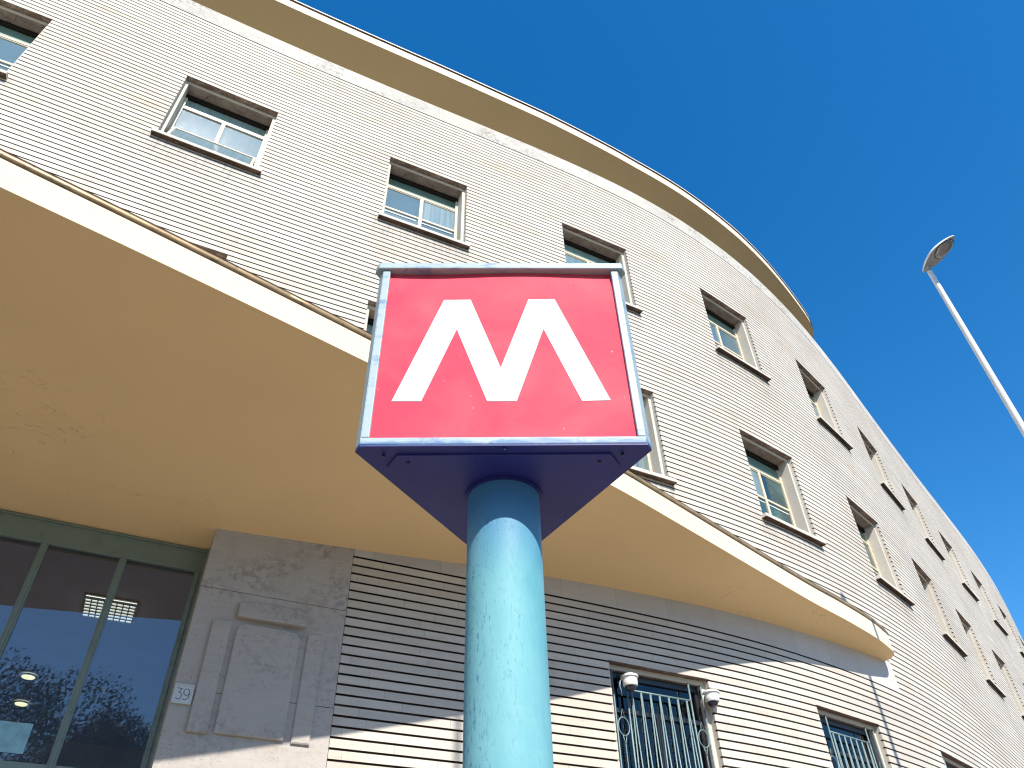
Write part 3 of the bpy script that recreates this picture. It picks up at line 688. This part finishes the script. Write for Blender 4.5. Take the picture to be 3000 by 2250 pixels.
# ---- dome security cameras on the first barred window
def dome(loc, rz, label):
    r_ = empty('security_camera', loc, rz); tag(r_, label, 'security camera', 'dome cameras on the barred window')
    b = MB(); prof = [(.0, .085), (.060, .082), (.100, .060), (.104, .048), (.104, .040), (.088, .038), (.088, .012), (.086, .006), (.088, 0), (.088, -.040), (.080, -.058), (.070, -.062)]
    n = 28
    rings = [[b.vert((r*math.cos(2*math.pi*k/n), r*math.sin(2*math.pi*k/n), z)) for k in range(n)] for r, z in prof]
    for i in range(len(rings)-1):
        for k in range(n): b.f.append([rings[i][k], rings[i+1][k], rings[i+1][(k+1) % n], rings[i][(k+1) % n]]); b.uv.append([(0, 0)]*4)
    b.build('housing', M_white, r_, smooth=True, merge=True)
    b = MB(); rings = []
    for i in range(8):
        a = math.pi/2*i/7; rings.append([b.vert((.066*math.cos(a)*math.cos(2*math.pi*k/n), .066*math.cos(a)*math.sin(2*math.pi*k/n), -.055-.066*math.sin(a))) for k in range(n)])
    for i in range(7):
        for k in range(n): b.f.append([rings[i][k], rings[i+1][k], rings[i+1][(k+1) % n], rings[i][(k+1) % n]]); b.uv.append([(0, 0)]*4)
    t = NT("smoked_dome"); t.base((.02, .02, .04), .06, 0, .8); b.build('dome', t.m, r_, smooth=True)
    b = MB(); b.tube([(0, .02, .07), (0, .09, .085), (0, .17, .08)], .016, 8); b.box(-.03, .03, .16, .18, .03, .13); b.build('bracket', M_bracket, r_)
    b = MB(); b.tube([(-.08, .03, .03), (-.125, .02, -.01), (-.13, .03, -.06), (-.08, .08, -.10), (-.03, .15, -.12)], .006, 6); b.build('cable', M_white, r_, smooth=True)
q = P(.1170*S, -.05); dome((q[0], q[1], Zr(.2712)-.0), A(.117*S), 'white dome security camera at the upper left corner of the barred window')
q = P(.2172*S, -.05); dome((q[0], q[1], Zr(.2702)-.0), A(.217*S), 'white dome security camera at the upper right corner of the barred window')

# ------------------------------------------------------------------ metro sign
SG = empty('metro_sign', (-.0392, 2.138, 0), R(2.18)); tag(SG, 'three-sided red metro sign with white M on a turquoise pole', 'metro sign')
def tri(inr, cut):
    """equilateral triangle, one side facing -Y, inradius inr, corners cut"""
    Rr = 2*inr; C = [Vector((Rr*math.cos(R(a)), Rr*math.sin(R(a)))) for a in (210, 330, 90)]; out = []
    for i in range(3):
        a, c, d = C[i-1], C[i], C[(i+1) % 3]; out += [c+(a-c).normalized()*cut, c+(d-c).normalized()*cut]
    return [(p.x, p.y) for p in out]
INR, CUT = .2744, .034
ZB = 3.0; body = empty
bx_ = tri(INR, CUT)
b = MB(); b.prism(tri(INR-.03, CUT), .012, .825); core = b.build('core', M_dark, SG); core.location = (0, 0, ZB)
b = MB(); b.prism(bx_, 0, .010); o = b.build('underside', M_sunder, SG); o.location = (0, 0, ZB)
b = MB(); b.prism(tri(INR-.040, .075), -.006, 0.0); o = b.build('inspection_plate', M_sunder, SG, merge=True, bevel=.002); o.location = (0, 0, ZB-.0)
# frame: rails and stiles on the three faces
Lh = math.sqrt(3)*INR-CUT
for i in range(3):
    T = Matrix.Rotation(R(120*i), 4, 'Z')
    b = MB(); b.box(-Lh, Lh, -INR, -INR+.02, .0005, .034, T); b.box(-Lh, -Lh+.026, -INR, -INR+.02, .0345, .825, T); b.box(Lh-.026, Lh, -INR, -INR+.02, .0345, .825, T)
    o = b.build('frame', M_sframe, SG, merge=True, bevel=.003); o.location = (0, 0, ZB)
    # corner strip closing the cut corner clockwise of this face
    c0 = Vector(bx_[(2*i) % 6]); c1 = Vector(bx_[(2*i+1) % 6]); n = (c0+c1).normalized(); b = MB()
    b.prism([(c0.x, c0.y), (c1.x, c1.y), (c1.x-n.x*.015, c1.y-n.y*.015), (c0.x-n.x*.015, c0.y-n.y*.015)], .001, .825); o = b.build('corner_strip', M_sframe, SG); o.location = (0, 0, ZB)
    # red panel, slightly dished, with the letter
    b = MB(); nx, nz = 30, 24; w2 = Lh-.024; g = {}
    for ix in range(nx+1):
        for iz in range(nz+1):
            x = -w2+2*w2*ix/nx; z = .030+.800*iz/nz
            q_ = max(0, (iz/nz-.88)/.12); dy = (.007+.004*math.sin(ix/nx*math.pi*2.4+.3))*q_*q_*(3-2*q_)
            g[ix, iz] = b.vert(T@Vector((x, -INR+.0115+dy, z)))
    for ix in range(nx):
        for iz in range(nz): b.f.append([g[ix, iz], g[ix+1, iz], g[ix+1, iz+1], g[ix, iz+1]]); b.uv.append([(0, 0)]*4)
    pn = b.build('panel', M_sred, SG, smooth=True); pn.location = (0, 0, ZB)
    Mp = [(-.3604, .1886), (-.2653, .188), (-.1594, .5190), (-.0527, .1868), (.043, .1866), (.1459, .5205), (.2546, .187), (.3484, .189), (.1943, .6750), (.098, .6738), (-.0071, .3340), (-.1129, .6725), (-.21, .6708)]
    b = MB(); b.face([T@Vector((x, -INR+.0100, z)) for x, z in Mp]); b.face([T@Vector((x, -INR+.0112, z)) for x, z in Mp][::-1])
    for j in range(len(Mp)):
        p, q = Mp[j], Mp[(j+1) % len(Mp)]; b.face([T@Vector((p[0], -INR+.0100, p[1])), T@Vector((q[0], -INR+.0100, q[1])), T@Vector((q[0], -INR+.0112, q[1])), T@Vector((p[0], -INR+.0112, p[1]))])
    lt = b.build('letter_m', M_mwhite, pn)
b = MB(); b.prism(tri(INR+.010, CUT), .826, .858); o = b.build('cap', M_sframe, SG, merge=True, bevel=.004); o.location = (0, 0, ZB)
b = MB(); b.prism(tri(INR-.03, CUT), .858, .872); o = b.build('cap_lid', M_sframe, SG, merge=True, bevel=.004); o.location = (0, 0, ZB)
PRD = .1185
b = MB(); n = 64; zz = [0.0, .6, 1.2, 1.8, 2.4, 2.7, 2.985]
rings = [[b.vert((PRD*math.cos(2*math.pi*k/n), PRD*math.sin(2*math.pi*k/n), z)) for k in range(n)] for z in zz]
for i in range(len(rings)-1):
    for k in range(n): b.f.append([rings[i][k], rings[i][(k+1) % n], rings[i+1][(k+1) % n], rings[i+1][k]]); b.uv.append([(0, 0)]*4)
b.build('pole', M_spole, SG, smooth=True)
b = MB(); b.tube([(0, 0, 2.982), (0, 0, 2.9945)], PRD+.010, 64); b.build('collar', M_sunder, SG, merge=True)
b = MB(); b.tube([(0, 0, 0.002), (0, 0, .02)], .22, 48); b.tube([(0, 0, .02), (0, 0, .10)], [.135, .121], 48); b.build('base_flange', M_spole, SG)
b = MB()
for x, y in ((-.372, -.232), (.368, -.232), (0.0, -.262), (-.30, -.195), (.30, -.195)): b.tube([(x, y, -.002), (x, y, -.010)], .0055, 8)
o = b.build('screws', M_screw, SG); o.location = (0, 0, ZB)

# ------------------------------------------------------------------ street lamps
def street_lamp(x, y, ztop, rz, label, rt=.038, rb=.062):
    r_ = empty('street_lamp', (x, y, 0), rz); tag(r_, label, 'street lamp', 'street lamps on the pavement')
    b = MB(); b.tube([(0, 0, 0), (0, 0, ztop*.5), (0, 0, ztop)], [rb, (rb+rt)/2, rt], 24); b.build('pole', M_lpole, r_, smooth=True, merge=True)
    b = MB(); b.tube([(0, 0, ztop+.002), (0, 0, ztop+.03)], rt*.9, 20); b.tube([(0, 0, ztop+.03), (.02, 0, ztop+.10)], [rt*1.15, rt*1.0], 20); b.build('collar', M_lunder, r_, smooth=True, merge=True)
    # housing: pointed at the pole, broad and round at the far end
    L = .70; T = Matrix.Translation((-.09, 0, ztop+.085))@Matrix.Rotation(R(-9), 4, 'Y'); ns, nr = 22, 16
    prof = []
    for i in range(ns+1):
        u = .5-.5*math.cos(math.pi*i/ns); wd = .145*(math.sin(math.pi*min(1, u**.86))**.62 if 0 < u < 1 else 0)*(0.55+.45*min(1, u/.55)); ht = .115*(math.sin(math.pi*u**.8)**.6 if 0 < u < 1 else 0)+.008; prof.append((u*L, max(wd, .004), ht))
    b = MB(); rings = [[b.vert(T@Vector((x_, w_*math.cos(math.pi*k/nr), h_*math.sin(math.pi*k/nr)))) for k in range(nr+1)] for x_, w_, h_ in prof]
    for i in range(ns):
        for k in range(nr): b.f.append([rings[i][k], rings[i+1][k], rings[i+1][k+1], rings[i][k+1]]); b.uv.append([(0, 0)]*4)
    b.build('housing', M_lhead, r_, smooth=True)
    b = MB(); lo = [[b.vert(T@Vector((x_, w_*f, -.001-(.018*(1-f*f) if abs(f) < 1 else 0)))) for f in (-.97, -.5, 0, .5, .97)] for x_, w_, h_ in prof]
    for i in range(ns):
        for k in range(4): b.f.append([lo[i][k], lo[i+1][k], lo[i+1][k+1], lo[i][k+1]]); b.uv.append([(0, 0)]*4)
    b.build('underside', M_lunder, r_, smooth=True)
    b = MB(); cxx = .46; N = 24; prev = None; rgs = []
    for j, (sc_, dz) in enumerate(((1, -.012), (.93, -.035), (.6, -.05), (.05, -.056))):
        rgs.append([b.vert(T@Vector((cxx+.175*sc_*math.cos(2*math.pi*k/N), .112*sc_*math.sin(2*math.pi*k/N)*(1+.12*math.cos(2*math.pi*k/N)), dz))) for k in range(N)])
    for i in range(3):
        for k in range(N): b.f.append([rgs[i][k], rgs[i][(k+1) % N], rgs[i+1][(k+1) % N], rgs[i+1][k]]); b.uv.append([(0, 0)]*4)
    b.build('lens', M_lens, r_, smooth=True)
    b = MB(); b.tube([T@Vector((cxx+.178*math.cos(2*math.pi*k/N), .115*math.sin(2*math.pi*k/N)*(1+.12*math.cos(2*math.pi*k/N)), -.014)) for k in range(N+1)], .007, 6, False); b.build('lens_rim', M_blackfr, r_, smooth=True)
    b = MB(); b.tube([(0, 0, 0.002), (0, 0, .03)], rb*2.2, 24); b.build('base_plate', M_lpole, r_)
    return r_
street_lamp(.5600*S, .6685*S, Zr(.7700), math.atan2(-.052, .0225), 'tall pale street lamp standing against the blue sky beyond the curved facade')
tp = Vector(P(-.0600*S)[:2]); ts = Vector((to_sun.x, to_sun.y)).normalized(); lp = tp+ts*9.6
street_lamp(lp.x, lp.y, 14.2, R(100), 'tall street lamp off frame whose thin vertical shadow falls beside the turquoise pole', .035, .055)

# ------------------------------------------------------------------ trees across the road (reflected in the entrance glass)
def leafmat():
    t = NT("leaves"); v = t.n('ShaderNodeTexWhiteNoise', noise_dimensions='3D'); g = t.n('ShaderNodeNewGeometry'); 
    colr = t.ramp(t.n('ShaderNodeObjectInfo').outputs['Random'], [(0, (.05, .09, .03)), (1, (.07, .11, .035))]); w = t.noise(t.co(), 1.3, 3, .6); colr = t.mix(t.maprange(w, .35, .65), colr, (.03, .06, .02)); t.base(colr, .6); return t.m
M_leaf = leafmat(); M_bark = paint("bark", (.13, .10, .08), .9, .25, 8)
def tree(x, y, h, rad, seed, label):
    rnd = random.Random(seed); r_ = empty('broadleaf_tree', (x, y, 0)); tag(r_, label, 'tree', 'trees across the road')
    b = MB(); b.tube([(0, 0, 0), (.1, .05, h*.2), (-.05, .1, h*.42), (0, 0, h*.7)], [.28, .22, .16, .06], 10)
    cl = []
    for i in range(11):
        a = rnd.uniform(0, 6.28); z0 = h*rnd.uniform(.25, .55); rr = rad*rnd.uniform(.45, .95); z1 = h*rnd.uniform(.42, .9)
        e = Vector((math.cos(a)*rr, math.sin(a)*rr, z1)); b.tube([(0, 0, z0), tuple(Vector((0, 0, z0)).lerp(e, .5)+Vector((0, 0, .4))), tuple(e)], [.09, .06, .02], 6); cl.append(e)
        for _ in range(3): cl.append(e*rnd.uniform(.75, 1.0)+Vector((rnd.uniform(-1, 1), rnd.uniform(-1, 1), rnd.uniform(-.8, .8))))
    for _ in range(8): cl.append(Vector((rnd.uniform(-.5, .5)*rad, rnd.uniform(-.5, .5)*rad, h*rnd.uniform(.7, .96))))
    b.build('trunk', M_bark, r_)
    b = MB()
    for c in cl:
        cr = rad*rnd.uniform(.22, .42)
        for _ in range(900):
            d = Vector((rnd.gauss(0, 1), rnd.gauss(0, 1), rnd.gauss(0, .8))); d = d.normalized()*cr*rnd.uniform(.35, 1.08)**.6; p = c+d
            a = Vector((rnd.uniform(-1, 1), rnd.uniform(-1, 1), rnd.uniform(-1, 1))).normalized(); t_ = a.orthogonal().normalized(); l = rnd.uniform(.045, .09)
            b.face([p-t_*l, p+a.cross(t_)*l*.5, p+t_*l, p-a.cross(t_)*l*.5])
    b.build('crown', M_leaf, r_)
for i, (x, y, h, rad, lab) in enumerate(((-7.5, -17, 9.6, 3.3, 'bushy tree across the road, leftmost as mirrored in the entrance glass'), (-1.2, -16, 11.6, 3.8, 'bushy tree across the road, second from the left as mirrored in the glass'), (5.5, -16.5, 12.6, 4.0, 'tallest bushy tree across the road, mirrored in the entrance glass'), (12.0, -17, 12.0, 4.0, 'wide bushy tree across the road, rightmost as mirrored in the glass'))):
    tree(x, y, h, rad, 11+i, lab)
